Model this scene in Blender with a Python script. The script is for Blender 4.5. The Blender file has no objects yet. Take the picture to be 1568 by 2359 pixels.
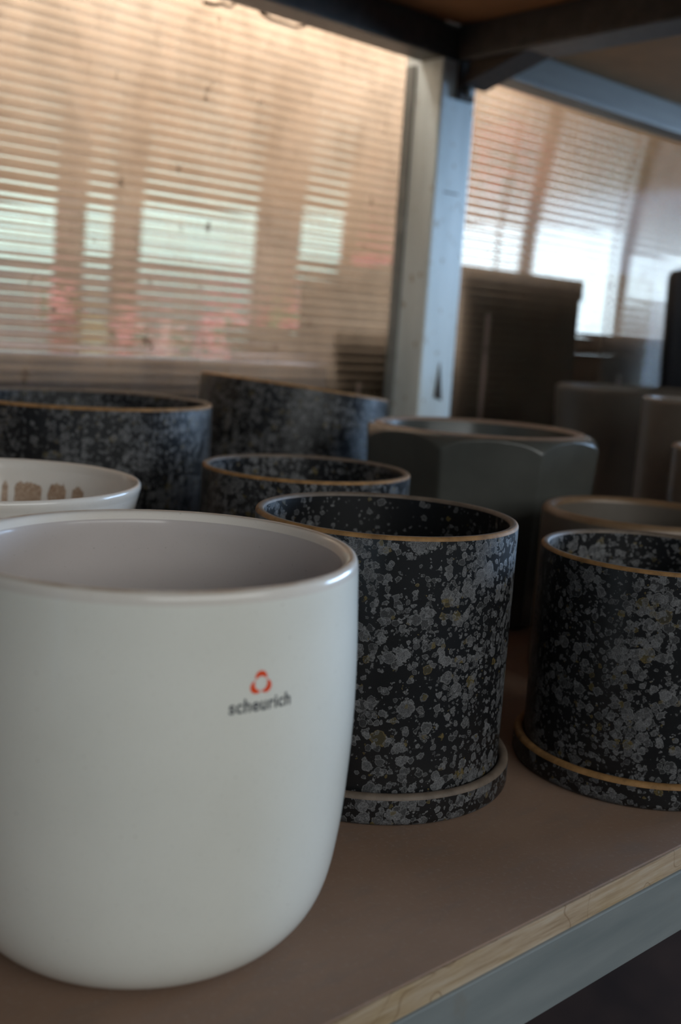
import bpy, bmesh, math, random
from mathutils import Vector, Matrix
random.seed(7)
scn = bpy.context.scene
COL = scn.collection

# ------------------------------------------------------------------ camera
CAM_H = 0.2183
F_PX = 2460.78
RIGHT = Vector((0.74551321, -0.66347344, 0.06334859))
UP = Vector((0.06227794, 0.16397863, 0.98449605))
VIEW = Vector((0.6635748, 0.73000959, -0.16356799))
FWD = Vector((0.67261, 0.73999, 0.0))          # level direction the camera faces
SIDE = Vector((0.73999, -0.67261, 0.0))
cd = bpy.data.cameras.new('camera')
cam = bpy.data.objects.new('camera', cd)
COL.objects.link(cam)
cam.matrix_world = Matrix(((RIGHT.x, UP.x, -VIEW.x, 0), (RIGHT.y, UP.y, -VIEW.y, 0), (RIGHT.z, UP.z, -VIEW.z, CAM_H), (0, 0, 0, 1)))
cd.sensor_width = 36.0
cd.lens = F_PX / 2359 * 36.0
cd.clip_start = 0.01
cd.dof.use_dof = True
cd.dof.focus_distance = 0.475
cd.dof.aperture_fstop = 7.6
scn.camera = cam

# ------------------------------------------------------------------ world, lights, exposure
w = bpy.data.worlds.new('sky')
scn.world = w
w.use_nodes = True
bg = w.node_tree.nodes['Background']
bg.inputs['Color'].default_value = (0.93, 0.97, 0.97, 1)
bg.inputs['Strength'].default_value = 4.1

def area(name, loc, aim, sx, sy, energy, color, portal=False):
    l = bpy.data.lights.new(name, 'AREA')
    l.shape = 'RECTANGLE'; l.size = sx; l.size_y = sy
    l.energy = energy; l.color = color
    if portal: l.cycles.is_portal = True
    o = bpy.data.objects.new(name, l); COL.objects.link(o)
    o.location = loc
    o.rotation_euler = (Vector(aim) - Vector(loc)).to_track_quat('-Z', 'Y').to_euler()
    return o
# daylight through the two openings of the aisle; next-bay lamps are added helpers
area('aisle_opening_daylight', (-0.05, -2.2, 1.05), (-0.05, 0, 1.05), 3.3, 0.95, 1, (1, 1, 1), True)
area('side_opening_daylight', (3.2, 0.15, 0.45), (0, 0.15, 0.45), 1.5, 0.7, 66, (0.36, 0.62, 1.0))
area('panel_glow_strip', (0.62, 1.030, 0.722), (0.62, 1.028, 0.0), 1.00, 0.04, 24, (1.0, 0.97, 0.95))  # added unseen strip close behind the fluted wall, makes its top glow
area('next_bay_fill', (0.75, 1.16, 1.45), (2.0, 3.1, 0.40), 1.3, 0.3, 60, (0.98, 0.95, 0.95))  # added unseen fill for the far wall and plants, no real lamp

scn.view_settings.view_transform = 'Standard'
scn.view_settings.look = 'None'
scn.view_settings.gamma = 1.0
scn.view_settings.use_curve_mapping = False
scn.view_settings.exposure = 0.0
scn.cycles.transparent_max_bounces = 24
scn.cycles.max_bounces = 10
scn.cycles.transmission_bounces = 10
scn.cycles.sample_clamp_indirect = 4.0

# ------------------------------------------------------------------ helpers
def link(name, me, mat=None, parent=None, loc=None):
    o = bpy.data.objects.new(name, me)
    COL.objects.link(o)
    if mat is not None and me is not None and not me.materials:
        me.materials.append(mat)
    if parent is not None: o.parent = parent
    if loc is not None: o.location = loc
    return o

def tag(o, label, cat, group=None):
    o['label'] = label; o['category'] = cat
    if group: o['group'] = group
    return o

def thing(name, label, cat, loc, group=None):
    o = bpy.data.objects.new(name, None)
    o.empty_display_size = 0.02
    COL.objects.link(o); o.location = loc
    return tag(o, label, cat, group)

def mesh(name, verts, faces, smooth=False):
    me = bpy.data.meshes.new(name)
    me.from_pydata([tuple(v) for v in verts], [], faces)
    bm = bmesh.new(); bm.from_mesh(me)
    bmesh.ops.recalc_face_normals(bm, faces=bm.faces)
    bm.to_mesh(me); bm.free()
    if smooth:
        me.polygons.foreach_set('use_smooth', [True] * len(me.polygons))
    me.update()
    return me

def lathe(prof, seg=128, closed=False, rfun=None, smooth=True):
    """prof: list of (r, z); revolve about z."""
    V, Fc = [], []
    n = len(prof); rings = []
    for (r, z) in prof:
        if r < 1e-6:
            rings.append([len(V)]); V.append((0, 0, z))
        else:
            base = len(V)
            for i in range(seg):
                a = 2 * math.pi * i / seg
                rr = rfun(r, z, a) if rfun else r
                V.append((rr * math.cos(a), rr * math.sin(a), z))
            rings.append(list(range(base, base + seg)))
    pairs = list(zip(rings, rings[1:]))
    if closed: pairs.append((rings[-1], rings[0]))
    for A, B in pairs:
        for i in range(seg):
            j = (i + 1) % seg
            if len(A) == 1 and len(B) == 1: continue
            if len(A) == 1: Fc.append((A[0], B[j], B[i]))
            elif len(B) == 1: Fc.append((A[i], A[j], B[0]))
            else: Fc.append((A[i], A[j], B[j], B[i]))
    return mesh('lathe', V, Fc, smooth)

def smooth_curve(pts, n=6):
    """Catmull-Rom through (r,z) points."""
    out = []
    for i in range(len(pts) - 1):
        p0 = pts[max(i - 1, 0)]; p1 = pts[i]; p2 = pts[i + 1]; p3 = pts[min(i + 2, len(pts) - 1)]
        for k in range(n):
            t = k / n
            out.append(tuple(0.5 * ((2 * b) + (-a + c) * t + (2 * a - 5 * b + 4 * c - d) * t * t + (-a + 3 * b - 3 * c + d) * t ** 3)
                             for a, b, c, d in zip(p0, p1, p2, p3)))
    out.append(pts[-1])
    return out

def box_mesh(x0, x1, y0, y1, z0, z1, bevel=0.0, seg=2):
    bm = bmesh.new()
    bmesh.ops.create_cube(bm, size=1)
    for v in bm.verts:
        v.co = Vector(((x0 + x1) / 2 + v.co.x * (x1 - x0), (y0 + y1) / 2 + v.co.y * (y1 - y0), (z0 + z1) / 2 + v.co.z * (z1 - z0)))
    if bevel > 0:
        bmesh.ops.bevel(bm, geom=list(bm.edges), offset=bevel, segments=seg, affect='EDGES', profile=0.5)
    me = bpy.data.meshes.new('box'); bm.to_mesh(me); bm.free()
    return me

# ------------------------------------------------------------------ material helpers
def new_mat(name):
    m = bpy.data.materials.new(name); m.use_nodes = True
    nt = m.node_tree
    b = nt.nodes['Principled BSDF']
    return m, nt, b
def N(nt, t, **kw):
    n = nt.nodes.new(t)
    for k, v in kw.items(): setattr(n, k, v)
    return n
def L(nt, a, b): nt.links.new(a, b)
def math_n(nt, op, a, b=None, c=None, clamp=False):
    n = N(nt, 'ShaderNodeMath', operation=op); n.use_clamp = clamp
    for i, v in enumerate((a, b, c)):
        if v is None: continue
        if isinstance(v, (int, float)): n.inputs[i].default_value = v
        else: L(nt, v, n.inputs[i])
    return n.outputs[0]
def mixc(nt, fac, a, b, blend='MIX'):
    n = N(nt, 'ShaderNodeMix', data_type='RGBA', blend_type=blend)
    for s, v in ((n.inputs[0], fac), (n.inputs[6], a), (n.inputs[7], b)):
        if isinstance(v, (int, float)): s.default_value = v
        elif isinstance(v, tuple): s.default_value = (*v, 1) if len(v) == 3 else v
        else: L(nt, v, s)
    return n.outputs[2]
def obj_coords(nt, rnd=0.0):
    tc = N(nt, 'ShaderNodeTexCoord')
    if rnd == 0: return tc.outputs['Object']
    oi = N(nt, 'ShaderNodeObjectInfo')
    s = N(nt, 'ShaderNodeVectorMath', operation='SCALE')
    cb = N(nt, 'ShaderNodeCombineXYZ')
    for i in range(3): L(nt, oi.outputs['Random'], cb.inputs[i])
    L(nt, cb.outputs[0], s.inputs[0]); s.inputs['Scale'].default_value = rnd
    a = N(nt, 'ShaderNodeVectorMath', operation='ADD')
    L(nt, tc.outputs['Object'], a.inputs[0]); L(nt, s.outputs[0], a.inputs[1])
    return a.outputs[0]
def noise(nt, vec, scale, detail=3, rough=0.55, stretch=None):
    if stretch:
        mp = N(nt, 'ShaderNodeMapping'); mp.inputs['Scale'].default_value = stretch
        L(nt, vec, mp.inputs[0]); vec = mp.outputs[0]
    n = N(nt, 'ShaderNodeTexNoise'); L(nt, vec, n.inputs['Vector'])
    n.inputs['Scale'].default_value = scale; n.inputs['Detail'].default_value = detail; n.inputs['Roughness'].default_value = rough
    return n
def ramp(nt, val, stops):
    r = N(nt, 'ShaderNodeValToRGB'); L(nt, val, r.inputs[0])
    e = r.color_ramp.elements
    while len(e) < len(stops): e.new(0.5)
    for el, (p, c) in zip(e, stops):
        el.position = p; el.color = (*c, 1) if len(c) == 3 else c
    return r.outputs[0]
def maprange(nt, v, a, b, c=0.0, d=1.0, smooth=True):
    n = N(nt, 'ShaderNodeMapRange'); n.interpolation_type = 'SMOOTHSTEP' if smooth else 'LINEAR'
    for i, x in enumerate((v, a, b, c, d)):
        if isinstance(x, (int, float)): n.inputs[i].default_value = x
        else: L(nt, x, n.inputs[i])
    return n.outputs[0]
def bump(nt, b, h, strength, dist=0.001):
    n = N(nt, 'ShaderNodeBump'); n.inputs['Strength'].default_value = strength; n.inputs['Distance'].default_value = dist
    L(nt, h, n.inputs['Height']); L(nt, n.outputs[0], b.inputs['Normal'])

def mat_noisy(name, c1, c2, scale=30, rough=0.6, detail=4, stretch=None, bump_s=0.0, metallic=0.0, rnd=3.0, spec=0.5, coat=0.0):
    m, nt, b = new_mat(name)
    v = obj_coords(nt, rnd)
    n = noise(nt, v, scale, detail, 0.6, stretch)
    L(nt, ramp(nt, n.outputs[0], [(0.3, c1), (0.7, c2)]), b.inputs['Base Color'])
    b.inputs['Roughness'].default_value = rough; b.inputs['Metallic'].default_value = metallic
    b.inputs['Specular IOR Level'].default_value = spec
    b.inputs['Coat Weight'].default_value = coat
    if bump_s: bump(nt, b, n.outputs[0], bump_s)
    return m

def mat_spotted(name, scale_mul=1.0, density=0.0):
    """black glaze covered by overlapping grey lichen-like discs with paler outlines"""
    m, nt, b = new_mat(name)
    v = obj_coords(nt, 5.0)
    nz = noise(nt, v, 420, 2)
    sub = N(nt, 'ShaderNodeVectorMath', operation='SUBTRACT'); L(nt, nz.outputs['Color'], sub.inputs[0]); sub.inputs[1].default_value = (0.5, 0.5, 0.5)
    sc = N(nt, 'ShaderNodeVectorMath', operation='SCALE'); L(nt, sub.outputs[0], sc.inputs[0]); sc.inputs['Scale'].default_value = 0.0030
    ad = N(nt, 'ShaderNodeVectorMath', operation='ADD'); L(nt, v, ad.inputs[0]); L(nt, sc.outputs[0], ad.inputs[1])
    vv = ad.outputs[0]
    fine = noise(nt, v, 2300, 2).outputs[0]
    big = noise(nt, v, 38, 2).outputs[0]
    col = mixc(nt, fine, (0.004, 0.0045, 0.005), (0.012, 0.012, 0.013))
    hsum = None
    for k, (s, lo, hi, amt) in enumerate(((100, 0.27, 0.47, 0.8), (128, 0.27, 0.47, 0.8), (155, 0.26, 0.46, 0.8), (180, 0.24, 0.46, 0.85), (212, 0.20, 0.45, 0.85), (250, 0.14, 0.45, 0.85), (310, 0.08, 0.44, 0.9), (420, 0.02, 0.42, 0.9))):
        vo = N(nt, 'ShaderNodeTexVoronoi'); vo.feature = 'F1'
        of = N(nt, 'ShaderNodeVectorMath', operation='ADD'); L(nt, vv, of.inputs[0]); of.inputs[1].default_value = (0.37 * k, 0.11 * k, 0.23 * k)
        L(nt, of.outputs[0], vo.inputs['Vector']); vo.inputs['Scale'].default_value = s * scale_mul; vo.inputs['Randomness'].default_value = 0.65
        sp = N(nt, 'ShaderNodeSeparateColor'); L(nt, vo.outputs['Color'], sp.inputs[0])
        rad = maprange(nt, sp.outputs[0], 0, 1, lo - density, hi, False)
        rad = math_n(nt, 'ADD', rad, maprange(nt, big, 0.35, 0.65, -0.15, 0.02))
        d = vo.outputs['Distance']
        inner = math_n(nt, 'SUBTRACT', rad, 0.05)
        mask = maprange(nt, d, inner, rad, 1, 0)
        off = math_n(nt, 'ABSOLUTE', math_n(nt, 'SUBTRACT', d, math_n(nt, 'SUBTRACT', rad, 0.05)))
        ring = math_n(nt, 'MULTIPLY', maprange(nt, off, 0.0, 0.04, 1, 0), math_n(nt, 'GREATER_THAN', rad, 0.12))
        g = math_n(nt, 'MULTIPLY', maprange(nt, sp.outputs[1], 0, 1, 0.032, 0.135, False), maprange(nt, fine, 0.3, 0.7, 0.45, 1.6))
        grey = N(nt, 'ShaderNodeCombineColor'); L(nt, g, grey.inputs[0]); L(nt, g, grey.inputs[1]); L(nt, math_n(nt, 'MULTIPLY', g, 1.03), grey.inputs[2])
        yel = math_n(nt, 'GREATER_THAN', sp.outputs[2], 0.945)
        tint = mixc(nt, yel, grey.outputs[0], (0.085, 0.065, 0.018))
        alpha = math_n(nt, 'MULTIPLY', maprange(nt, math_n(nt, 'FRACT', math_n(nt, 'MULTIPLY', sp.outputs[1], 7.3)), 0, 1, 0.35, 1.0, False), amt)
        col = mixc(nt, math_n(nt, 'MULTIPLY', mask, alpha), col, tint)
        rc = mixc(nt, yel, (0.21, 0.21, 0.21), (0.20, 0.14, 0.045))
        col = mixc(nt, math_n(nt, 'MULTIPLY', ring, 0.42), col, rc)
        hsum = mask if hsum is None else math_n(nt, 'MAXIMUM', hsum, mask)
    L(nt, col, b.inputs['Base Color'])
    L(nt, maprange(nt, hsum, 0, 1, 0.32, 0.50, False), b.inputs['Roughness'])
    b.inputs['Specular IOR Level'].default_value = 0.45
    bump(nt, b, hsum, 0.15, 0.0004)
    return m

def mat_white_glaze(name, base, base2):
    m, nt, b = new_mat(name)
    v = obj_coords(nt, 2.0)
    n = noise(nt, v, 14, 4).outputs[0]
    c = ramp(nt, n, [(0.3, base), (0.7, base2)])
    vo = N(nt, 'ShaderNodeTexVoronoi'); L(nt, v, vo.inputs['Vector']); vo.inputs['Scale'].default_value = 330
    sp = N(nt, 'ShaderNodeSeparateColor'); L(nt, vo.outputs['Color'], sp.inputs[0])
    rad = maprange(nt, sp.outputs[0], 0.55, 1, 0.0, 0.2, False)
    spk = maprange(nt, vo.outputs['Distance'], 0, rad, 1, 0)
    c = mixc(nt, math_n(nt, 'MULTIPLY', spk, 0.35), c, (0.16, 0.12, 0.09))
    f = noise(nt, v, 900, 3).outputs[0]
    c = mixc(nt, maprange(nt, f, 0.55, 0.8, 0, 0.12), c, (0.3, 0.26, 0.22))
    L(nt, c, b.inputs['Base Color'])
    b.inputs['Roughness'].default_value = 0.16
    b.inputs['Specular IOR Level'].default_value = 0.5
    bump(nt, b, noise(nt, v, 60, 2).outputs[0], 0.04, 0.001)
    return m

M = {}
M['white'] = mat_white_glaze('white_glaze', (0.76, 0.755, 0.69), (0.83, 0.825, 0.76))
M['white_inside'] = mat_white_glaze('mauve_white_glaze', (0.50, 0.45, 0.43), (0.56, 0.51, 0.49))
M['white_rim'] = mat_white_glaze('worn_white_rim_glaze', (0.68, 0.63, 0.57), (0.77, 0.73, 0.68))
M['white_bowl'] = mat_white_glaze('cream_glaze', (0.66, 0.61, 0.55), (0.74, 0.70, 0.65))
M['lip'] = mat_noisy('worn_lip', (0.46, 0.36, 0.28), (0.66, 0.60, 0.54), 60, 0.4)
M['spotted'] = mat_spotted('spotted_glaze')
M['spotted_fine'] = mat_spotted('spotted_glaze_dark_inside', 1.05, 0.6)
M['raw_rim'] = mat_noisy('bare_clay_rim', (0.16, 0.080, 0.024), (0.36, 0.19, 0.065), 130, 0.7)
M['taupe_rim'] = mat_noisy('taupe_rim', (0.10, 0.075, 0.055), (0.17, 0.13, 0.10), 120, 0.6)
M['grey_glaze'] = mat_noisy('dark_grey_glaze', (0.060, 0.062, 0.056), (0.078, 0.080, 0.072), 25, 0.22)
M['grey_rim'] = mat_noisy('brown_grey_rim', (0.20, 0.14, 0.10), (0.30, 0.21, 0.16), 70, 0.4)
M['taupe_glaze'] = mat_noisy('taupe_grey_glaze', (0.105, 0.088, 0.070), (0.135, 0.115, 0.095), 25, 0.35)
M['taupe_edge'] = mat_noisy('taupe_glaze_edge', (0.16, 0.095, 0.05), (0.20, 0.13, 0.075), 70, 0.4)
M['char_glaze'] = mat_noisy('charcoal_glaze', (0.050, 0.044, 0.036), (0.066, 0.058, 0.048), 25, 0.45)
M['light_taupe'] = mat_noisy('pale_taupe_glaze', (0.15, 0.125, 0.105), (0.19, 0.16, 0.135), 25, 0.25)
M['black'] = mat_noisy('black_glaze', (0.006, 0.007, 0.009), (0.010, 0.011, 0.014), 25, 0.4)
M['orange_print'] = mat_noisy('orange_print', (0.78, 0.060, 0.006), (0.88, 0.080, 0.010), 200, 0.4)
M['grey_print'] = mat_noisy('grey_print', (0.055, 0.06, 0.07), (0.075, 0.08, 0.09), 200, 0.4)
M['stain'] = mat_noisy('brown_drip', (0.24, 0.13, 0.07), (0.48, 0.36, 0.26), 420, 0.35, 5)
M['ground'] = mat_noisy('dark_soil_floor', (0.014, 0.007, 0.005), (0.030, 0.015, 0.010), 7, 0.95, 6, spec=0.1)
M['underside'] = mat_noisy('red_brown_board', (0.30, 0.14, 0.055), (0.38, 0.18, 0.075), 20, 0.8, 5)
M['dark_iron'] = mat_noisy('dark_iron', (0.03, 0.025, 0.02), (0.07, 0.05, 0.035), 200, 0.7, metallic=0.2)

def mat_board():
    m, nt, b = new_mat('brown_film_board')
    v = obj_coords(nt)
    n1 = noise(nt, v, 9, 5).outputs[0]; n2 = noise(nt, v, 420, 3).outputs[0]; n3 = noise(nt, v, 40, 4, 0.6, (1, 3, 1)).outputs[0]
    c = ramp(nt, n1, [(0.3, (0.230, 0.145, 0.100)), (0.7, (0.300, 0.200, 0.145))])
    c = mixc(nt, maprange(nt, n3, 0.45, 0.75, 0, 0.4), c, (0.19, 0.155, 0.135))
    c = mixc(nt, maprange(nt, n2, 0.5, 0.8, 0, 0.45), c, (0.33, 0.25, 0.20))
    L(nt, c, b.inputs['Base Color']); b.inputs['Roughness'].default_value = 0.62
    b.inputs['Specular IOR Level'].default_value = 0.3
    bump(nt, b, n2, 0.12, 0.0004)
    return m
M['board'] = mat_board()
def mat_ply():
    m, nt, b = new_mat('plywood_edge')
    v = obj_coords(nt)
    n1 = noise(nt, v, 30, 5, 0.65, (1, 1, 14)).outputs[0]
    n2 = noise(nt, v, 14, 3, 0.6, (1, 1, 1)).outputs[0]
    c = ramp(nt, n1, [(0.3, (0.26, 0.18, 0.105)), (0.5, (0.40, 0.30, 0.20)), (0.7, (0.46, 0.38, 0.29))])
    c = mixc(nt, maprange(nt, n2, 0.42, 0.65, 0, 0.55), c, (0.36, 0.24, 0.085))
    wv = N(nt, 'ShaderNodeTexNoise'); L(nt, v, wv.inputs['Vector']); wv.inputs['Scale'].default_value = 45; wv.inputs['Detail'].default_value = 1
    line = math_n(nt, 'ABSOLUTE', math_n(nt, 'SUBTRACT', wv.outputs[0], 0.56))
    c = mixc(nt, maprange(nt, line, 0.0, 0.012, 0.55, 0), c, (0.16, 0.085, 0.03))
    L(nt, c, b.inputs['Base Color']); b.inputs['Roughness'].default_value = 0.8
    bump(nt, b, n1, 0.3, 0.0006)
    return m
M['ply'] = mat_ply()
def mat_steel(name, c1, c2, c3, stretch):
    m, nt, b = new_mat(name)
    v = obj_coords(nt)
    n1 = noise(nt, v, 9, 5, 0.6, stretch).outputs[0]; n2 = noise(nt, v, 60, 4).outputs[0]
    c = ramp(nt, n1, [(0.3, c1), (0.7, c2)])
    c = mixc(nt, maprange(nt, n2, 0.60, 0.72, 0, 0.7), c, c3)
    L(nt, c, b.inputs['Base Color']); b.inputs['Roughness'].default_value = 0.5; b.inputs['Metallic'].default_value = 0.15
    return m
M['steel'] = mat_steel('galvanised_steel', (0.19, 0.215, 0.215), (0.265, 0.285, 0.28), (0.22, 0.22, 0.20), (1, 8, 8))
M['dark_steel'] = mat_steel('dark_beam_steel', (0.050, 0.050, 0.048), (0.085, 0.080, 0.074), (0.07, 0.05, 0.04), (8, 8, 8))  # darker grey than the galvanised steel, for the upper beams
M['mid_steel'] = mat_steel('dull_grey_steel', (0.095, 0.088, 0.072), (0.135, 0.125, 0.102), (0.09, 0.07, 0.05), (1, 8, 8))
M['post'] = mat_steel('weathered_post', (0.56, 0.64, 0.65), (0.70, 0.78, 0.79), (0.30, 0.24, 0.15), (6, 6, 1))  # teal in the base colours stands in for blue light from the right

def mat_sheet():
    m = bpy.data.materials.new('dusty_polycarbonate'); m.use_nodes = True
    nt = m.node_tree; nt.nodes.clear()
    out = N(nt, 'ShaderNodeOutputMaterial')
    v = obj_coords(nt)
    tr = N(nt, 'ShaderNodeBsdfTransparent'); tl = N(nt, 'ShaderNodeBsdfTranslucent'); gl = N(nt, 'ShaderNodeBsdfGlossy')
    tr.inputs['Color'].default_value = (0.97, 0.95, 0.92, 1)
    gl.inputs['Roughness'].default_value = 0.25
    n1 = noise(nt, v, 7, 5, 0.6).outputs[0]; n2 = noise(nt, v, 55, 4, 0.65, (1, 1, 0.6)).outputs[0]
    n3 = noise(nt, v, 26, 5, 0.6, (1.3, 1, 0.7)).outputs[0]
    c = ramp(nt, n1, [(0.3, (0.80, 0.61, 0.46)), (0.7, (0.92, 0.78, 0.64))])
    c = mixc(nt, maprange(nt, n3, 0.5, 0.72, 0, 0.55), c, (0.64, 0.47, 0.35))
    spots = maprange(nt, n2, 0.655, 0.71, 0, 1)
    c = mixc(nt, spots, c, (0.10, 0.07, 0.05))
    L(nt, c, tl.inputs['Color'])
    fac = math_n(nt, 'ADD', maprange(nt, n3, 0.35, 0.7, 0.10, 0.17), math_n(nt, 'MULTIPLY', spots, 0.35), clamp=True)
    mx = N(nt, 'ShaderNodeMixShader'); L(nt, fac, mx.inputs[0]); L(nt, tr.outputs[0], mx.inputs[1]); L(nt, tl.outputs[0], mx.inputs[2])
    m2 = N(nt, 'ShaderNodeMixShader'); m2.inputs[0].default_value = 0.004; L(nt, mx.outputs[0], m2.inputs[1]); L(nt, gl.outputs[0], m2.inputs[2])
    L(nt, m2.outputs[0], out.inputs[0])
    return m
M['sheet'] = mat_sheet()
def mat_clear(name, col, gloss=0.004):
    m = bpy.data.materials.new(name); m.use_nodes = True
    nt = m.node_tree; nt.nodes.clear()
    out = N(nt, 'ShaderNodeOutputMaterial')
    tr = N(nt, 'ShaderNodeBsdfTransparent'); gl = N(nt, 'ShaderNodeBsdfGlossy'); gl.inputs['Roughness'].default_value = 0.1
    n = noise(nt, obj_coords(nt), 12, 3).outputs[0]
    L(nt, ramp(nt, n, [(0.3, tuple(c * 0.94 for c in col)), (0.7, col)]), tr.inputs['Color'])
    mx = N(nt, 'ShaderNodeMixShader'); mx.inputs[0].default_value = gloss
    L(nt, tr.outputs[0], mx.inputs[1]); L(nt, gl.outputs[0], mx.inputs[2]); L(nt, mx.outputs[0], out.inputs[0])
    return m
M['clear'] = mat_clear('clear_polycarbonate', (0.97, 0.97, 0.96))
M['pane'] = mat_clear('greenish_window_glass', (0.57, 0.69, 0.70))
M['pane_blue'] = mat_clear('clear_window_glass', (0.80, 0.90, 1.0))
M['pane_green'] = mat_clear('yellow_green_glass', (0.62, 0.66, 0.42))
def mat_rib():
    m = bpy.data.materials.new('polycarbonate_flute'); m.use_nodes = True
    nt = m.node_tree; nt.nodes.clear()
    out = N(nt, 'ShaderNodeOutputMaterial')
    rf = N(nt, 'ShaderNodeBsdfRefraction'); rf.inputs['IOR'].default_value = 1.09; rf.inputs['Roughness'].default_value = 0.05
    rf.inputs['Color'].default_value = (0.985, 0.975, 0.96, 1)
    tl = N(nt, 'ShaderNodeBsdfTranslucent')
    n = noise(nt, obj_coords(nt), 20, 3).outputs[0]
    L(nt, ramp(nt, n, [(0.3, (0.66, 0.48, 0.34)), (0.7, (0.80, 0.64, 0.48))]), tl.inputs['Color'])
    mx = N(nt, 'ShaderNodeMixShader'); mx.inputs[0].default_value = 0.08
    L(nt, rf.outputs[0], mx.inputs[1]); L(nt, tl.outputs[0], mx.inputs[2]); L(nt, mx.outputs[0], out.inputs[0])
    return m
M['rib'] = mat_rib()

# ------------------------------------------------------------------ setting: floor, roof, aisle walls
FLOOR_Z = -0.85
WALL_Y = 0.968
def struct(name, me, mat, parent=None):
    o = link(name, me, mat, parent)
    if parent is None: o['kind'] = 'structure'
    return o
struct('floor', box_mesh(-2.6, 6.5, -2.6, 6.5, FLOOR_Z - 0.05, FLOOR_Z), M['ground'])
M['roof'] = mat_noisy('roof_boards', (0.20, 0.15, 0.11), (0.28, 0.21, 0.15), 6, 0.8, 5, (1, 6, 1))
M['plaster'] = mat_noisy('grey_shed_wall', (0.22, 0.22, 0.21), (0.30, 0.30, 0.28), 5, 0.85, 5)
struct('ceiling', box_mesh(-2.6, 3.3, -2.3, 1.00, 1.60, 1.64), M['roof'])  # unseen roof, added to limit the daylight in the aisle
# unseen walls added to limit front daylight; wide opening behind the photographer
def frame_wall(name, axis, pos, a0, a1, z0, z1, ha0, ha1, hz0, hz1, t=0.05):
    bm = bmesh.new()
    def add(b0, b1, c0, c1):
        r = bmesh.ops.create_cube(bm, size=1)
        for v in r['verts']:
            a = (b0 + b1) / 2 + v.co.x * (b1 - b0); z = (c0 + c1) / 2 + v.co.z * (c1 - c0); d = pos + v.co.y * t
            v.co = Vector((a, d, z)) if axis == 'y' else Vector((d, a, z))
    add(a0, ha0, z0, z1); add(ha1, a1, z0, z1); add(ha0, ha1, z0, hz0); add(ha0, ha1, hz1, z1)
    me = bpy.data.meshes.new(name); bm.to_mesh(me); bm.free()
    return struct(name, me, M['plaster'])
frame_wall('wall_front', 'y', -2.25, -2.6, 3.3, FLOOR_Z, 1.6, -1.7, 1.6, 0.58, 1.53)
frame_wall('wall_right', 'x', 3.25, -2.3, 0.96, FLOOR_Z, 1.6, -0.60, 0.90, 0.10, 0.80)
struct('wall_left', box_mesh(-2.6, -2.55, -2.3, 1.0, FLOOR_Z, 1.6), M['plaster'])

# ------------------------------------------------------------------ fluted polycarbonate wall behind the shelf
wall = bpy.data.objects.new('wall_back', None); COL.objects.link(wall)
wall['kind'] = 'structure'
wall['label'] = 'dusty translucent fluted polycarbonate wall behind the shelf'
PX0, PX1, PZ0, PZ1 = -0.30, 2.20, -0.15, 0.86
link('inner_sheet', box_mesh(PX0, PX1, WALL_Y, WALL_Y + 0.0008, PZ0, PZ1), M['clear'], wall)
link('outer_sheet', box_mesh(PX0, PX1, WALL_Y + 0.0100, WALL_Y + 0.0108, PZ0, PZ1), M['sheet'], wall)
def rib_mesh():
    """one long flat lens-shaped flute; open ends keep its shading normals square to its length"""
    V, Fc = [], []; n = 16
    for x in (PX0, PX1):
        for i in range(n):
            a = 2 * math.pi * i / n
            V.append((x, 0.0011 * math.cos(a), 0.0042 * math.sin(a)))
    for i in range(n):
        j = (i + 1) % n
        Fc.append((i, j, n + j, n + i))
    return mesh('rib', V, Fc, True)
RIB = rib_mesh()
z = 0.06
while z < 0.66:
    r = link('rib', RIB, M['rib'], wall); r.location = (0, WALL_Y + 0.0054, z)
    z += 0.0106

# ------------------------------------------------------------------ steel shelving rack and its boards
SHELF_Y0 = 0.2254
rack = thing('shelving_rack', 'weathered galvanised steel shelving rack frame with square post and cross beams', 'rack', (0.93, 0.6, FLOOR_Z))
def rack_part(name, x0, x1, y0, y1, z0, z1, mat, bev=0.002, parent=None):
    me = box_mesh(x0, x1, y0, y1, z0, z1, bev)
    o = link(name, me, mat, rack if parent is None else parent)
    o.location = (-0.93, -0.6, -FLOOR_Z) if parent is None else (0, 0, 0)
    return o
PXA, PXB = 0.934, 0.993
post = rack_part('post', PXA, PXB, 0.901, 0.963, FLOOR_Z, 0.90, M['post'], 0.003)
# folded seam on the left flank of the post
rack_part('seam_strip', PXA - 0.0022, PXA + 0.001, 0.944, 0.960, FLOOR_Z + 0.01, 0.536, M['steel'], 0.0008)
rack_part('back_beam', 0.9785, 2.15, 0.8995, 0.9405, 0.539, 0.578, M['mid_steel'], 0.0025)
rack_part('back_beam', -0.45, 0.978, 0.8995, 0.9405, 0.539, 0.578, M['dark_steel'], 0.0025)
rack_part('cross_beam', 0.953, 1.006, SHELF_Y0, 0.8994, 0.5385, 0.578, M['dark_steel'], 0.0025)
rack_part('front_beam', -0.45, 2.15, SHELF_Y0 - 0.0015, SHELF_Y0 + 0.003, -0.0423, -0.0112, M['steel'], 0.0006)
rack_part('front_beam_flange', -0.45, 2.15, SHELF_Y0 + 0.0032, SHELF_Y0 + 0.030, -0.0148, -0.0119, M['steel'], 0.0)
rack_part('lower_back_beam', -0.45, 2.15, 0.860, 0.8985, -0.052, -0.0122, M['steel'], 0.0025)
rack_part('lower_cross_beam', 0.953, 1.006, SHELF_Y0 + 0.031, 0.858, -0.052, -0.0122, M['steel'], 0.0025)
rack_part('upper_front_beam', -0.45, 2.15, SHELF_Y0 - 0.045, SHELF_Y0 - 0.002, 0.5385, 0.578, M['steel'], 0.0025)
for fx in (-0.44, 2.10):
    rack_part('post', fx, fx + 0.045, SHELF_Y0 - 0.047, SHELF_Y0 - 0.003, FLOOR_Z, 0.90, M['post'], 0.003)
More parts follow.
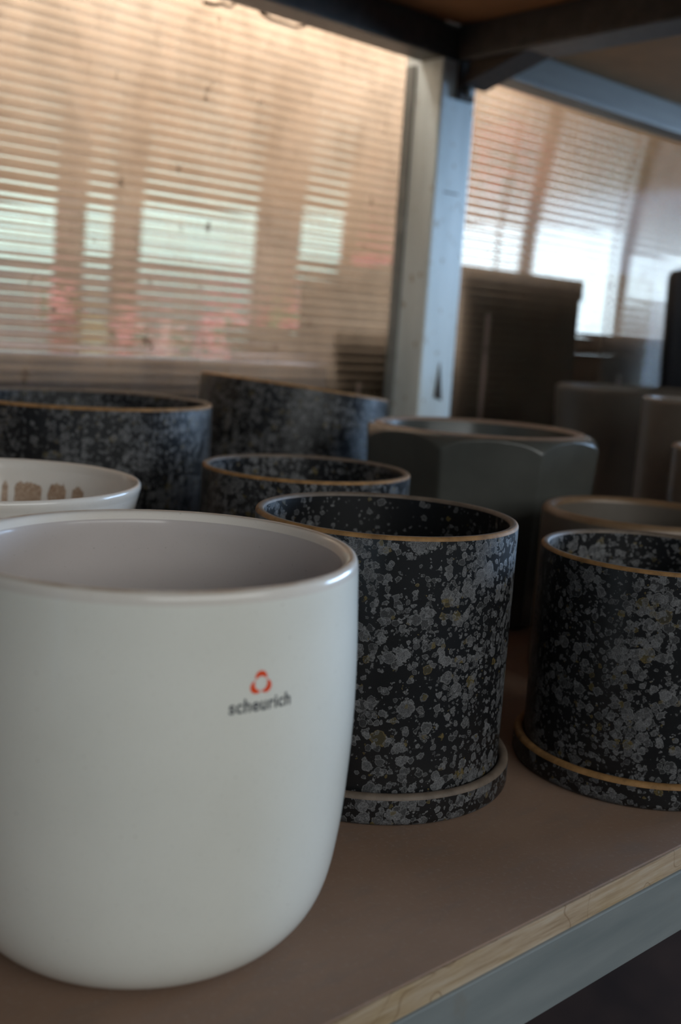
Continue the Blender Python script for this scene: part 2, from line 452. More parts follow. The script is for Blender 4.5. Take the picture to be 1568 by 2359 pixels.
# dark bolted bracket at the top of the post
br = rack_part('corner_bracket', 0.957, 0.984, 0.8945, 0.9005, 0.497, 0.5385, M['dark_iron'], 0.001)
bolt = lathe([(0, 0.005), (0.004, 0.005), (0.0055, 0.004), (0.0062, 0.0), (0, 0.0)], 12)
bo = link('bolt', bolt, M['steel'], br); bo.location = (0.972, 0.8945, 0.508); bo.rotation_euler = (math.pi / 2, 0, 0)
# gusset under the cross beam
V = [(0.960, 0.884, 0.5385), (0.960, 0.800, 0.5385), (0.960, 0.894, 0.512), (1.0, 0.884, 0.5385), (1.0, 0.800, 0.5385), (1.0, 0.894, 0.512)]
g = link('gusset', mesh('gusset', V, [(0, 1, 2), (3, 5, 4), (0, 3, 4, 1), (1, 4, 5, 2), (2, 5, 3, 0)]), M['dark_iron'], rack)
g.location = (-0.93, -0.6, -FLOOR_Z)
# rust hole and scratch on the post front
V = [(0.960, 0.9006, 0.150), (0.974, 0.9006, 0.146), (0.966, 0.9006, 0.192)]
link('rust_notch', mesh('notch', V + [(x, y - 0.0009, z) for x, y, z in V], [(0, 1, 2), (3, 4, 5), (0, 1, 4, 3), (1, 2, 5, 4), (2, 0, 3, 5)]), M['dark_iron'], rack).location = (-0.93, -0.6, -FLOOR_Z)
rack_part('scratch', 0.950, 0.975, 0.9003, 0.9012, 0.391, 0.3925, M['dark_iron'], 0.0)

lower = thing('shelf_board', 'brown film-faced plywood shelf board under all the pots', 'shelf board', (0.85, 0.6, -0.0118))
link('board', box_mesh(-0.85 - 0.45, 2.15 - 0.85, SHELF_Y0 + 0.0012 - 0.6, 0.8985 - 0.6, 0.0, 0.0118, 0.0006), M['board'], lower)
link('plywood_edge', box_mesh(-0.85 - 0.45, 2.15 - 0.85, SHELF_Y0 - 0.6, SHELF_Y0 + 0.0012 - 0.6, 0.0002, 0.0114, 0.0003), M['ply'], lower)
def upper_board(label, x0, x1, sx0, sx1, mat):
    """board resting on the top beams, notched around the post"""
    t = thing('shelf_board', label, 'shelf board', ((x0 + x1) / 2, 0.6, 0.578))
    cx = (x0 + x1) / 2
    bm = bmesh.new()
    for (a0, a1, y0, y1) in ((x0, x1, SHELF_Y0 - 0.045, 0.8985), (sx0, sx1, 0.8985, 0.950)):
        r = bmesh.ops.create_cube(bm, size=1)
        for v in r['verts']:
            v.co = Vector(((a0 + a1) / 2 - cx + v.co.x * (a1 - a0), (y0 + y1) / 2 - 0.6 + v.co.y * (y1 - y0), 0.006 + v.co.z * 0.0118))
    me = bpy.data.meshes.new('board'); bm.to_mesh(me); bm.free()
    link('board', me, mat, t)
    link('plywood_edge', box_mesh(x0 - cx, x1 - cx, SHELF_Y0 - 0.0465 - 0.6, SHELF_Y0 - 0.045 - 0.6, 0.0002, 0.0114, 0.0003), M['ply'], t)
M['underside_ochre'] = mat_noisy('ochre_brown_board', (0.24, 0.12, 0.030), (0.31, 0.155, 0.042), 20, 0.8, 5)
upper_board('dark red-brown upper shelf board left of the cross beam', -0.45, 0.9790, -0.45, 0.932, M['underside'])
upper_board('ochre-brown upper shelf board right of the cross beam', 0.9795, 2.15, 0.995, 2.15, M['underside_ochre'])

# ------------------------------------------------------------------ round pots
def arc(cx, cz, r, a0, a1, n=6):
    return [(cx + r * math.cos(math.radians(a0 + (a1 - a0) * i / n)), cz + r * math.sin(math.radians(a0 + (a1 - a0) * i / n))) for i in range(n + 1)]

def round_pot(label, loc, r, h, wall_t, body, rim, cat='flower pot', rb=None, corner=0.004, lip=None, inside=None, name='flower_pot', rim_deep=0.0006, group=None, loc_z=0.0, seg=160, outer=None, edge=None):
    """cylindrical or tapered pot: body (outer wall, floor), inner_wall and a rim band of its own"""
    t = thing(name, label, cat, (loc[0], loc[1], loc_z), group)
    rb = rb if rb is not None else r
    lip = lip if lip is not None else wall_t * 0.45
    if outer is None:
        outer = [(0, 0), (rb - corner, 0)] + arc(rb - corner, corner, corner, -90, 0, 5)[1:]
        for k in range(1, 12):
            f = k / 12; outer.append((rb + (r - rb) * f, corner + (h - corner - lip) * f))
    top = outer[-1]
    outer = outer + ([(r, h - lip)] if top[1] < h - lip - 1e-5 else [])
    ri = r - wall_t
    rimp = arc(r - lip, h - lip, lip, 0, 90, 5) + arc(ri + lip, h - lip, lip, 90, 180, 5)
    link('body', lathe(outer, seg), body, t)
    k = (rb - r)
    inner = [(ri, h - lip), (ri, h - lip - rim_deep), (ri + k * 0.5, h * 0.5), (ri + k * 0.95 - 0.002, 0.016), (ri + k - 0.010, 0.009), (0, 0.008)]
    link('inner_wall', lathe(inner, seg), inside or body, t)
    if edge is None:
        link('rim', lathe(rimp, seg), rim, t)
    else:                                   # glaze worn to bare clay along the outer arris
        link('rim', lathe(rimp[4:], seg), rim, t)
        link('rim_edge', lathe(rimp[:5], seg), edge, t)
    return t

def saucer(label, loc, r, h, body, rim):
    t = thing('saucer', label, 'saucer', (loc[0], loc[1], 0.0))
    lip = 0.0022
    outer = [(0, 0), (r - 0.004, 0)] + arc(r - 0.003, 0.003, 0.003, -90, 0, 4) + [(r, h - lip)]
    link('body', lathe(outer, 160), body, t)
    inner = [(r - 0.005, h - lip), (r - 0.0052, 0.0045), (0, 0.004)]
    link('dish', lathe(inner, 160), M['spotted_fine'], t)
    link('rim', lathe(arc(r - lip, h - lip, lip, 0, 90, 4) + arc(r - 0.005 + lip, h - lip, lip, 90, 180, 4), 160), rim, t)
    return t

A = (0.3691, 0.3720); B = (0.4951, 0.2971)
saucer('spotted saucer under the sharp black-grey pot beside the white pot', A, 0.0703, 0.0150, M['spotted'], M['taupe_rim'])
round_pot('black and grey lichen-spotted cylinder pot right behind the white pot', A, 0.0650, 0.1290, 0.0042, M['spotted'], M['taupe_rim'], corner=0.003, inside=M['spotted_fine'], loc_z=0.0041, edge=M['raw_rim'])
saucer('spotted saucer with ochre rim under the pot cut by the right edge', B, 0.0644, 0.0138, M['spotted'], M['raw_rim'])
round_pot('spotted cylinder pot cut off by the right picture edge, on its saucer', B, 0.0592, 0.1133, 0.0042, M['spotted'], M['taupe_rim'], corner=0.003, loc_z=0.0041, edge=M['raw_rim'])
round_pot('small spotted pot with ochre rim between the left spotted pot and grey faceted pot', (0.4592, 0.5416), 0.0694, 0.130, 0.0045, M['spotted'], M['taupe_rim'], edge=M['raw_rim'])
round_pot('large spotted pot at the left, behind the cream bowl', (0.430, 0.7914), 0.1031, 0.155, 0.0055, M['spotted'], M['taupe_rim'], edge=M['raw_rim'])
# the leaning one
tilt = round_pot('spotted pot leaning to the right in front of the fluted wall', (0.64, 0.80), 0.0905, 0.158, 0.005, M['spotted'], M['raw_rim'])
vdir = Vector((0.64, 0.80, 0)).normalized()
side = Vector((vdir.y, -vdir.x, 0))
axis = (Vector((0, 0, 1)) + side * math.tan(math.radians(5.2)) + vdir * math.tan(math.radians(3.5))).normalized()
q = Vector((0, 0, 1)).rotation_difference(axis)
tilt.rotation_mode = 'QUATERNION'; tilt.rotation_quaternion = q
low = min((q @ Vector((0.0865 * math.cos(a * 0.05), 0.0865 * math.sin(a * 0.05), 0))).z for a in range(126))
tilt.location.z = -low + 0.0006

# grey pots at the right
round_pot('taupe-grey round pot with thick soft rim behind the right spotted pot', (0.6261, 0.3891), 0.0657, 0.115, 0.0085, M['taupe_glaze'], M['taupe_edge'], lip=0.0042)
round_pot('dark charcoal pot with rounded shoulder far right, below the black planter', (1.116, 0.70), 0.110, 0.178, 0.012, M['char_glaze'], M['char_glaze'], lip=0.006, rb=0.100)
round_pot('pale taupe pot with shiny rim in front of the charcoal pot', (0.920, 0.502), 0.070, 0.180, 0.007, M['taupe_glaze'], M['light_taupe'], lip=0.0034)
round_pot('pale taupe pot with blush rim at the right picture edge', (0.800, 0.405), 0.061, 0.150, 0.006, M['light_taupe'], M['grey_rim'], lip=0.0030)

# tall black planter, square with rounded corners, cut by the right picture edge
def square_ring(hs, rc, z, n=6):
    o = []
    for k, (sx, sy) in enumerate(((1, 1), (-1, 1), (-1, -1), (1, -1))):
        for i in range(n + 1):
            a = math.radians(90 * k + 90 * i / n)
            o.append((sx * (hs - rc) + rc * math.cos(a), sy * (hs - rc) + rc * math.sin(a), z))
    return o
def loft(rings, cap0=True, cap1=True):
    V, Fc = [], []
    n = len(rings[0])
    for r in rings: V += r
    for k in range(len(rings) - 1):
        for i in range(n):
            j = (i + 1) % n
            Fc.append((k * n + i, k * n + j, (k + 1) * n + j, (k + 1) * n + i))
    if cap0: Fc.append(tuple(range(n))[::-1])
    if cap1: Fc.append(tuple(range((len(rings) - 1) * n, len(rings) * n)))
    return mesh('loft', V, Fc, True)
pl = thing('planter', 'tall black square planter with rounded corners at the right picture edge', 'planter', (1.525, 0.825, 0))
hs = 0.092
link('body', loft([square_ring(hs * 0.90, 0.02, 0.0), square_ring(hs * 0.92, 0.022, 0.004), square_ring(hs, 0.024, 0.330), square_ring(hs - 0.001, 0.024, 0.336)], True, False), M['black'], pl)
link('rim', loft([square_ring(hs - 0.001, 0.024, 0.336), square_ring(hs - 0.004, 0.022, 0.3415), square_ring(hs - 0.008, 0.020, 0.343), square_ring(hs - 0.012, 0.018, 0.340), square_ring(hs - 0.0125, 0.017, 0.330)], False, False), M['black'], pl)
link('inner_wall', loft([square_ring(hs - 0.0125, 0.017, 0.330), square_ring(hs * 0.9 - 0.0125, 0.016, 0.02)], False, True), M['black'], pl)
pl.rotation_euler = (0, 0, math.radians(20))

# grey faceted pot: seven flat flared sides cut by a round shoulder
def faceted_pot(label, loc, h, rc, rr, ang0, n=7):
    t = thing('flower_pot', label, 'flower pot', (loc[0], loc[1], 0))
    half = math.pi / n
    def poly(a):
        d = (a - ang0) % (2 * half) - half
        return rc * math.cos(half) / math.cos(d)
    def rfun(r, z, a):
        s = 0.90 + 0.10 * (z / h)
        rad = poly(a) * s
        d = h - z; q = 0.016
        if d < q:
            rad = min(rad, rr + (rc * 1.0 - rr) * math.sqrt(max(0.0, 1 - ((q - d) / q) ** 2)))
        else:
            rad = min(rad, rc)
        return rad * r
    prof = [(0, 0), (0.93, 0.0), (0.98, 0.0015), (1, 0.005)]
    prof += [(1, 0.005 + (h - 0.02 - 0.005) * k / 14) for k in range(1, 15)]
    prof += [(1, h - 0.02 + 0.02 * k / 26) for k in range(1, 27)]
    link('body', lathe(prof, 336, rfun=rfun), M['grey_glaze'], t)
    lip = 0.0035
    link('rim', lathe([(rr, h)] + [(rr - 0.001, h + 0.0009), (rr - 0.0035, h + 0.0016), (rr - 0.006, h + 0.0009), (rr - 0.0072, h - 0.0012)], 160), M['grey_rim'], t)
    link('inner_wall', lathe([(rr - 0.0072, h - 0.0012), (rr - 0.009, h - 0.02), (rr * 0.68, 0.014), (rr * 0.6, 0.009), (0, 0.008)], 160), M['grey_glaze'], t)
    return t
faceted_pot('dark grey glossy faceted pot standing below the steel post', (0.679, 0.583), 0.149, 0.1005, 0.0870, math.radians(205.0), 8)

# ------------------------------------------------------------------ cream bowl with brown drips inside
FB = (0.257, 0.585)
bowl = thing('planter_bowl', 'glossy cream bowl with brown drips inside, behind the white pot', 'bowl', (FB[0], FB[1], 0))
rO, hO = 0.087, 0.125
outer = smooth_curve([(0.050, 0.0), (0.058, 0.004), (0.066, 0.03), (0.074, 0.065), (0.0815, 0.100), (0.0858, 0.119)], 6)
inner_p = smooth_curve([(0.0815, 0.1195), (0.0775, 0.105), (0.071, 0.070), (0.062, 0.03), (0.045, 0.012), (0.0, 0.010)], 6)
link('body', lathe([(0, 0)] + outer, 160), M['white_bowl'], bowl)
link('inner_wall', lathe(inner_p, 160), M['white_bowl'], bowl)
link('rim', lathe(smooth_curve([(0.0858, 0.119), (0.0868, 0.1225), (0.0862, 0.1248), (0.0845, 0.1252), (0.0826, 0.1235), (0.0815, 0.1195)], 4), 160), M['white_bowl'], bowl)
def inner_r(z):
    pts = sorted([(p[1], p[0]) for p in inner_p])
    for (z0, r0), (z1, r1) in zip(pts, pts[1:]):
        if z0 <= z <= z1 and z1 > z0: return r0 + (r1 - r0) * (z - z0) / (z1 - z0)
    return pts[-1][1]
rng = random.Random(3)
for a_c, a_w, zt in ((58.4, 1.5, 0.112), (47, 6.2, 0.1125), (32.8, 4.8, 0.113), (21, 3.4, 0.112), (11.5, 1.4, 0.108), (66.5, 2.2, 0.112), (78, 5, 0.113)):
    V, Fc = [], []
    na, nz = 14, 10
    jag = [rng.uniform(0, 0.0022) + 0.003 * abs(2 * i / na - 1) ** 3 for i in range(na + 1)]
    wob = [rng.uniform(-0.15, 0.15) for _ in range(nz + 1)]
    for kz in range(nz + 1):
        for i in range(na + 1):
            zz = 0.070 + (zt - jag[i] - 0.070) * kz / nz
            a = math.radians(a_c + a_w * ((2 * i / na - 1) * (1 + wob[kz] * 0.5) + wob[kz] * 0.4))
            rr = inner_r(zz) - 0.0004
            V.append((rr * math.cos(a), rr * math.sin(a), zz))
    for kz in range(nz):
        for i in range(na):
            b0 = kz * (na + 1) + i
            Fc.append((b0, b0 + 1, b0 + na + 2, b0 + na + 1))
    link('drip_stain', mesh('stain', V, Fc, True), M['stain'], bowl)

# ------------------------------------------------------------------ the big white pot with its printed emblem
WC = (0.2035, 0.3198)
white = thing('flower_pot', 'big glossy white ceramic pot with orange emblem and grey lettering, nearest the camera', 'flower pot', (WC[0], WC[1], 0))
wprof = smooth_curve([(0.0455, 0.0), (0.0555, 0.0030), (0.0635, 0.0110), (0.0685, 0.0225), (0.0715, 0.0400), (0.0732, 0.0600), (0.0741, 0.0820), (0.0738, 0.1050), (0.0728, 0.1250), (0.0722, 0.1368)], 8)
link('body', lathe([(0, 0.0015), (0.040, 0.0015), (0.0425, 0.0)] + wprof, 200), M['white'], white)
link('rim', lathe(smooth_curve([(0.0722, 0.1368), (0.0718, 0.1392), (0.0708, 0.1404), (0.0695, 0.1406), (0.0678, 0.1398), (0.0663, 0.1375)], 5), 200), M['white_rim'], white)
link('lip_wear', lathe([(0.0712, 0.14035), (0.0706, 0.14085), (0.0697, 0.14095), (0.0690, 0.1406)], 200), M['lip'], white)
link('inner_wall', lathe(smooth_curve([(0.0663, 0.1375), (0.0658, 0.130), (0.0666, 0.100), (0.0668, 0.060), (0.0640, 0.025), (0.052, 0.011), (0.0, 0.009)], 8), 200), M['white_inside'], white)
def w_rad(z):
    for (r0, z0), (r1, z1) in zip(wprof, wprof[1:]):
        if z0 <= z <= z1: return r0 + (r1 - r0) * (z - z0) / max(z1 - z0, 1e-9)
    return 0.0735
def on_pot(s, z, off):
    """s: arc length to the right seen from outside, from the emblem axis"""
    a = math.radians(-95.9) + s / 0.0735
    r = w_rad(z) + off
    return (r * math.cos(a), r * math.sin(a), z)
# emblem: three crescents around a round hole
EZ, S = 0.1115, 0.00130
for k in range(3):
    th0 = math.radians(90 + 120 * k)
    V, Fc = [], []
    n, mlay = 20, 4
    for i in range(n + 1):
        d = math.radians(-54 + 108 * i / n)
        dc, rl = 1.50, 1.62
        ro = dc * math.cos(d) + math.sqrt(max(0.0, rl ** 2 - (dc * math.sin(d)) ** 2))
        ri = 1.74
        ro = max(ro, ri + 0.02)
        for j in range(mlay + 1):
            rr = (ri + (ro - ri) * j / mlay) * S
            V.append(on_pot(rr * math.cos(th0 + d), EZ + rr * math.sin(th0 + d), 0.00012))
    for i in range(n):
        for j in range(mlay):
            b0 = i * (mlay + 1) + j
            Fc.append((b0, b0 + 1, b0 + mlay + 2, b0 + mlay + 1))
    o = link('emblem_crescent', mesh('crescent', V, Fc, True), M['orange_print'], white)
# lettering
cu = bpy.data.curves.new('lettering', 'FONT'); cu.body = 'scheurich'; cu.size = 1.0; cu.resolution_u = 4; cu.space_character = 1.06; cu.offset = 0.020
tmp = bpy.data.objects.new('tmp', cu); COL.objects.link(tmp)
dg = bpy.context.evaluated_depsgraph_get()
me = bpy.data.meshes.new_from_object(tmp.evaluated_get(dg))
bpy.data.objects.remove(tmp); bpy.data.curves.remove(cu)
bm = bmesh.new(); bm.from_mesh(me)
bmesh.ops.triangulate(bm, faces=bm.faces)
xs = [v.co.x for v in bm.verts]; x0, x1 = min(xs), max(xs)
sc = 0.0222 / (x1 - x0)
# embolden slightly is not needed; wrap on the pot wall
for v in bm.verts:
    v.co = Vector(on_pot((v.co.x - (x0 + x1) / 2) * sc + 0.0004, 0.1030 + v.co.y * sc * 1.1, 0.00014))
bm.to_mesh(me); bm.free()
link('lettering', me, M['grey_print'], white)['label'] = 'grey printed word on the white pot'

# ------------------------------------------------------------------ bits of dried stalk caught on the beam
def tube(pts, r, n=5):
    V, Fc = [], []
    for i, p in enumerate(pts):
        t = (Vector(pts[min(i + 1, len(pts) - 1)]) - Vector(pts[max(i - 1, 0)])).normalized()
        u = t.orthogonal().normalized(); v = t.cross(u)
        rr = r * (1 - 0.6 * i / len(pts))
        for k in range(n):
            a = 2 * math.pi * k / n
            V.append(Vector(p) + (u * math.cos(a) + v * math.sin(a)) * rr)
    for i in range(len(pts) - 1):
        for k in range(n):
            Fc.append((i * n + k, i * n + (k + 1) % n, (i + 1) * n + (k + 1) % n, (i + 1) * n + k))
    Fc.append(tuple(range(n))[::-1]); Fc.append(tuple(range((len(pts) - 1) * n, len(pts) * n)))
    return mesh('tube', V, Fc, True)
def px(x, y, fwd):
    """world point on the ray of photo pixel (x, y) at a level distance fwd in front of the camera"""
    d = RIGHT * (x - 784) - UP * (y - 1179.5) + VIEW * F_PX
    return Vector((0, 0, CAM_H)) + d * (fwd / d.dot(FWD))
def px_y(x, y, wy):
    d = RIGHT * (x - 784) - UP * (y - 1179.5) + VIEW * F_PX
    return Vector((0, 0, CAM_H)) + d * (wy / d.y)
M['stalk'] = mat_noisy('dried_stalk', (0.10, 0.06, 0.035), (0.22, 0.14, 0.08), 100, 0.9)
for pts, lab in (([(600, 28), (622, 44), (650, 52), (678, 62), (706, 60)], 'dried brown stalk hanging below the back beam, nearer the post'),
                 ([(470, 6), (492, 12), (510, 8), (530, 16), (548, 4)], 'dried brown stalk hanging below the back beam, farther from the post')):
    c = px_y(pts[0][0], pts[0][1], 0.952)
    tag(link('dried_stalk', tube([px_y(x, y, 0.952 + 0.004 * (i % 2)) - c for i, (x, y) in enumerate(pts)], 0.0022), M['stalk'], None, c), lab, 'dried stalk')

# ------------------------------------------------------------------ the next bay, seen through the fluted wall
FW = 4.2
M['tan_wall'] = mat_noisy('tan_boards', (0.40, 0.24, 0.14), (0.56, 0.38, 0.25), 4, 0.8, 5, (1, 1, 5))
M['grey_wall'] = mat_noisy('grey_mauve_wall', (0.26, 0.24, 0.28), (0.36, 0.33, 0.37), 5, 0.85, 5)
M['pier'] = mat_noisy('grey_brown_pier', (0.22, 0.18, 0.16), (0.32, 0.27, 0.24), 8, 0.8, 5)
M['bench'] = mat_noisy('blue_grey_bench', (0.12, 0.14, 0.20), (0.17, 0.20, 0.28), 12, 0.8, 5)
M['crate'] = mat_noisy('dark_brown_crate', (0.018, 0.015, 0.012), (0.032, 0.027, 0.022), 12, 0.7, 5)
def far_box(u0, u1, f0, f1, z0, z1, bev=0.0):
    """box in the frame of the far wall: u to the right, f away from the camera"""
    me = box_mesh(u0, u1, f0, f1, z0, z1, bev)
    for v in me.vertices:
        p = SIDE * v.co.x + FWD * v.co.y
        v.co = Vector((p.x, p.y, v.co.z))
    return me
def U_of(x, y=560, f=FW): return px(x, y, f).dot(SIDE)
def Z_of(x, y, f=FW): return px(x, y, f).z
wins = [(-110, 125, 460, 590, 'pane'), (185, 256, 475, 590, 'pane'), (316, 586, 480, 605, 'pane'), (690, 786, 490, 595, 'pane'),
        (1040, 1204, 515, 700, 'pane_blue'), (1232, 1440, 525, 860, 'pane_blue'), (1455, 1640, 590, 700, 'pane_blue')]
zlo = [Z_of((a + b) / 2, d) for a, b, c, d, _ in wins]; zhi = [Z_of((a + b) / 2, c) for a, b, c, d, _ in wins]
us = [(U_of(a), U_of(b)) for a, b, *_ in wins]
ULEFT, URIGHT, ZTOP = -4.6, 3.2, 1.75
struct('wall_far', far_box(ULEFT, URIGHT, FW, FW + 0.08, max(zhi) + 0.0, ZTOP), M['tan_wall'])
edges = [ULEFT] + [e for u in us for e in u] + [URIGHT]
for i in range(0, len(edges), 2):
    struct('trim_%d' % (i // 2 + 1), far_box(edges[i], edges[i + 1], FW, FW + 0.08, FLOOR_Z, max(zhi)), M['pier'] if i != 8 else M['tan_wall'])
for i, ((u0, u1), z0, z1, wn) in enumerate(zip(us, zlo, zhi, wins)):
    wo = bpy.data.objects.new('window_%d' % (i + 1), None); COL.objects.link(wo); wo['kind'] = 'structure'
    if max(zhi) - z1 > 0.004: link('lintel', far_box(u0, u1, FW, FW + 0.08, z1, max(zhi)), M['tan_wall'], wo)
    link('apron', far_box(u0, u1, FW, FW + 0.08, FLOOR_Z, z0), M['grey_wall'], wo)
    link('pane', far_box(u0, u1, FW + 0.035, FW + 0.041, z0, z1), M[wn[4]], wo)
    link('window_sill', far_box(u0, u1, FW - 0.02, FW + 0.02, z0 - 0.02, z0), M['pier'], wo)
struct('ceiling', box_mesh(-2.6, 6.4, 1.0, 6.4, ZTOP, ZTOP + 0.04), M['roof'])  # unseen roof added to keep open sky light off the fluted wall
struct('wall_left', box_mesh(-0.75, -0.70, 0.98, 6.2, FLOOR_Z, ZTOP), M['plaster'])  # unseen, added to close the next bay against outside light
# solid back wall of the aisle around the fluted sheet
bm = bmesh.new()
for (x0, x1, z0, z1) in ((-2.6, PX0, FLOOR_Z, ZTOP), (PX1, 5.15, FLOOR_Z, ZTOP), (PX0, PX1, FLOOR_Z, PZ0), (PX0, PX1, PZ1, ZTOP)):
    r = bmesh.ops.create_cube(bm, size=1)
    for v in r['verts']:
        v.co = Vector(((x0 + x1) / 2 + v.co.x * (x1 - x0), WALL_Y + 0.006 + v.co.y * 0.02, (z0 + z1) / 2 + v.co.z * (z1 - z0)))
me = bpy.data.meshes.new('wall_partition'); bm.to_mesh(me); bm.free()
struct('wall_partition', me, M['plaster'])

# bench with flowering pot plants
BF, BZ = 2.65, 0.10
bench = thing('potting_bench', 'blue-grey bench carrying pink flowering plants behind the fluted wall', 'bench', tuple(FWD * BF + SIDE * -0.45) [:2] + (FLOOR_Z,))
def bench_part(name, u0, u1, f0, f1, z0, z1, mat):
    me = far_box(u0, u1, f0, f1, z0, z1)
    b = FWD * BF + SIDE * -0.45
    for v in me.vertices: v.co -= Vector((b.x, b.y, FLOOR_Z))
    link(name, me, mat, bench)
bench_part('top', -1.10, 0.14, BF - 0.22, BF + 0.22, BZ - 0.03, BZ, M['bench'])
bench_part('apron', -1.08, 0.12, BF - 0.20, BF - 0.18, BZ - 0.15, BZ - 0.03, M['bench'])
for u in (-1.07, 0.06):
    for f in (BF - 0.19, BF + 0.15):
        bench_part('leg', u, u + 0.05, f, f + 0.05, FLOOR_Z, BZ - 0.03, M['bench'])
M['leaf'] = mat_noisy('dull_green_leaf', (0.05, 0.10, 0.03), (0.12, 0.20, 0.06), 40, 0.6)
M['leaf_olive'] = mat_noisy('olive_leaf', (0.20, 0.19, 0.08), (0.32, 0.29, 0.14), 30, 0.6)
M['clay'] = mat_noisy('clay_pot', (0.16, 0.07, 0.05), (0.22, 0.10, 0.07), 40, 0.8)
PINKS = [((0.55, 0.09, 0.17), (0.75, 0.22, 0.28)), ((0.62, 0.16, 0.24), (0.85, 0.38, 0.44)), ((0.60, 0.10, 0.10), (0.72, 0.24, 0.16)), ((0.72, 0.38, 0.44), (0.90, 0.62, 0.62))]
for i, (a, b_) in enumerate(PINKS): M['pink%d' % i] = mat_noisy('petal_%d' % i, a, b_, 60, 0.6)
def leaves(n, rad, cz, size, rng, flat=0.75, petals=False, shell=0.0):
    V, Fc = [], []
    for _ in range(n):
        d = Vector((rng.gauss(0, 1), rng.gauss(0, 1), rng.gauss(0, 1))).normalized()
        rr = rad * (max(shell, rng.random()) ** 0.4)
        c = Vector((d.x * rr, d.y * rr, cz + d.z * rr * flat))
        u = d.orthogonal().normalized(); u.rotate(Matrix.Rotation(rng.uniform(0, 6.28), 3, d)); v = d.cross(u)
        s = size * rng.uniform(0.7, 1.2)
        if petals:
            b0 = len(V); V.append(c)
            for k in range(5):
                a = 2 * math.pi * k / 5
                for da, ra in ((-0.5, 0.75), (0, 1.05), (0.5, 0.75)):
                    V.append(c + (u * math.cos(a + da) + v * math.sin(a + da)) * s * ra + d * s * 0.35)
                Fc.append((b0, b0 + 1 + 3 * k, b0 + 2 + 3 * k, b0 + 3 + 3 * k))
        else:
            b0 = len(V)
            V += [c - u * s, c + v * s * 0.45 + d * s * 0.1, c + u * s + d * s * 0.3, c - v * s * 0.45 + d * s * 0.1]
            Fc += [(b0, b0 + 1, b0 + 2, b0 + 3)]
    me = bpy.data.meshes.new('leaves'); me.from_pydata([tuple(v) for v in V], [], Fc)
    return me
def plant(label, x, y, f, rad, pink, base_z, nfl=70, leaf='leaf', pot_h=0.06, cat='potted plant', name='flowering_plant', fl_size=0.017):
    rng = random.Random(int(x * 7 + y))
    c = px(x, y, f)
    t = thing(name, label, cat, (c.x, c.y, base_z))
    pr = min(rad * 0.6, 0.07)
    link('pot', lathe([(0, 0), (pr * 0.72, 0), (pr * 0.76, 0.003), (pr, pot_h - 0.012), (pr * 1.08, pot_h - 0.012), (pr * 1.08, pot_h), (pr * 0.95, pot_h), (pr * 0.9, pot_h - 0.015), (0, pot_h - 0.015)], 20), M['clay'], t)
    cz = c.z - base_z
    link('stem', tube([(0, 0, pot_h - 0.016), (0.004, 0.002, (pot_h + cz) / 2), (0, 0, cz)], 0.008), M['stalk'], t)
    link('foliage', leaves(260, rad * 0.92, cz, 0.022, rng), M[leaf], t)
    if pink is not None:
        link('blossoms', leaves(nfl, rad, cz, fl_size, rng, 0.8, True, 0.75), M['pink%d' % pink], t)
    return t
plant('deep red-pink flowering plant close to the steel post', 850, 655, 2.62, 0.085, 0, BZ, 130)
plant('coral-red flowering plant left of the deep red-pink one', 775, 690, 2.75, 0.065, 2, BZ, 90)
plant('rose-pink flowering plant behind the leaning spotted pot', 660, 765, 2.60, 0.075, 0, BZ, 90)
plant('mid-pink flowering plant at the centre of the bench', 520, 780, 2.66, 0.075, 1, BZ, 90)
plant('pale blush flowering plant between two brighter pink ones', 400, 800, 2.58, 0.055, 3, BZ, 70, pot_h=0.045)
plant('rose-pink flowering plant above the rim of the left spotted pot', 300, 770, 2.68, 0.055, 1, BZ, 60)
plant('dusty pink flowering plant at the far left', 140, 705, 2.72, 0.060, 1, BZ, 60)
plant('low yellow-green leafy plant beside the dusty pink one', 215, 770, 2.55, 0.045, None, BZ, 0, 'leaf_olive', 0.045, name='leafy_plant')
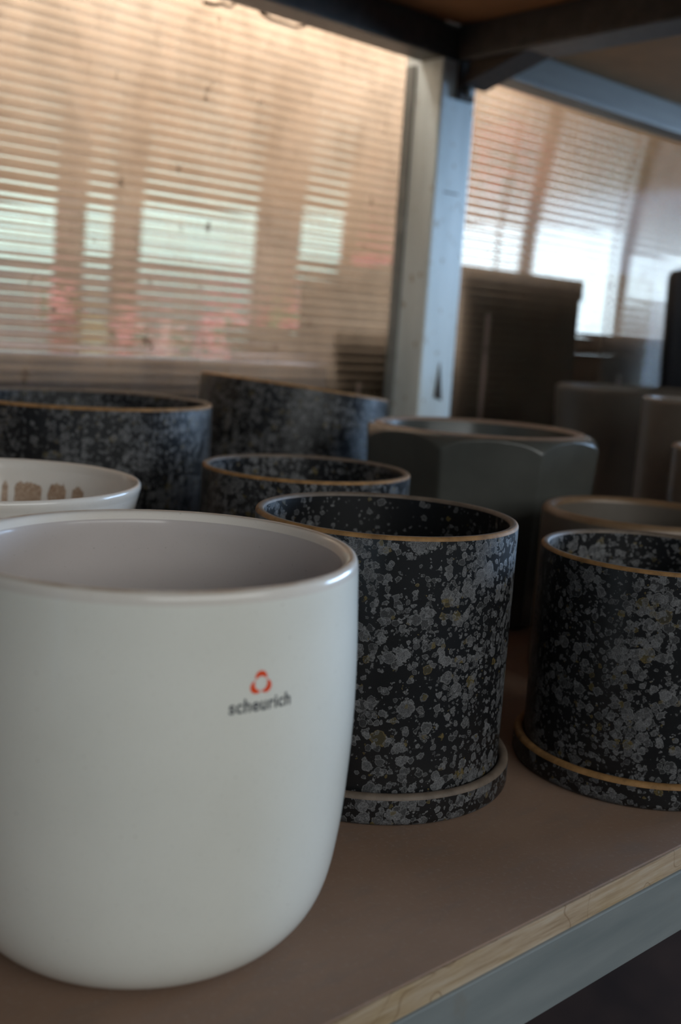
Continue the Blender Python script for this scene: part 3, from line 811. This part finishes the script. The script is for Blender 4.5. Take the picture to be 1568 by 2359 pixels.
plant('tall salmon-pink flowering shrub right of the steel post', 1160, 390, 3.5, 0.17, 2, FLOOR_Z, 150, pot_h=0.25, cat='shrub', name='flowering_shrub', fl_size=0.03)
plant('tall olive-green leafy shrub at the right behind the fluted wall', 1430, 400, 3.5, 0.20, None, FLOOR_Z, 0, 'leaf_olive', pot_h=0.25, cat='shrub', name='leafy_shrub')

# dark crates standing right behind the fluted wall
def crate(label, x0, x1, y0, y1, ztop, name='storage_crate'):
    t = thing(name, label, 'crate', ((x0 + x1) / 2, (y0 + y1) / 2, FLOOR_Z))
    hx, hy, h = (x1 - x0) / 2, (y1 - y0) / 2, ztop - FLOOR_Z
    link('body', box_mesh(-hx, hx, -hy, hy, 0, h - 0.03, 0.001), M['crate'], t)
    link('lid', box_mesh(-hx - 0.006, hx + 0.006, -hy, hy + 0.006, h - 0.029, h, 0.001), M['crate'], t)
    link('light_streak_strip', box_mesh(-hx * 0.62, -hx * 0.55, -hy - 0.0010, -hy - 0.0001, 0.02, h - 0.06, 0.0005), M['grey_wall'], t)  # pale strip stands in for a streak of light on the crate
    return t
crate('tall dark crate right of the steel post behind the fluted wall', 1.086, 1.346, 0.9800, 1.32, 0.320)
crate('low dark crate left of the steel post behind the fluted wall', 0.868, 1.055, 0.9800, 1.20, 0.222)
crate('dark crate at the far right behind the fluted wall', 1.415, 1.66, 0.980, 1.25, 0.243)
# low blue-grey trough added to shade the foot of the fluted wall
tr = thing('shade_trough', 'low blue-grey trough added behind the fluted wall to shade its foot', 'trough', (0.62, 1.06, FLOOR_Z))
hh = 0.180 - FLOOR_Z
link('body', box_mesh(-0.235, 0.235, -0.0795, 0.078, 0, hh - 0.03, 0.0003), M['bench'], tr)
link('soil', box_mesh(-0.226, 0.226, -0.0705, 0.069, hh - 0.0299, hh - 0.012, 0.002), M['ground'], tr)
for (x0, x1, y0, y1) in ((-0.235, 0.235, -0.0795, -0.0735), (-0.235, 0.235, 0.072, 0.078), (-0.235, -0.229, -0.0734, 0.0719), (0.229, 0.235, -0.0734, 0.0719)):
    link('rim_board', box_mesh(x0, x1, y0, y1, hh - 0.0299, hh, 0.0003), M['bench'], tr)
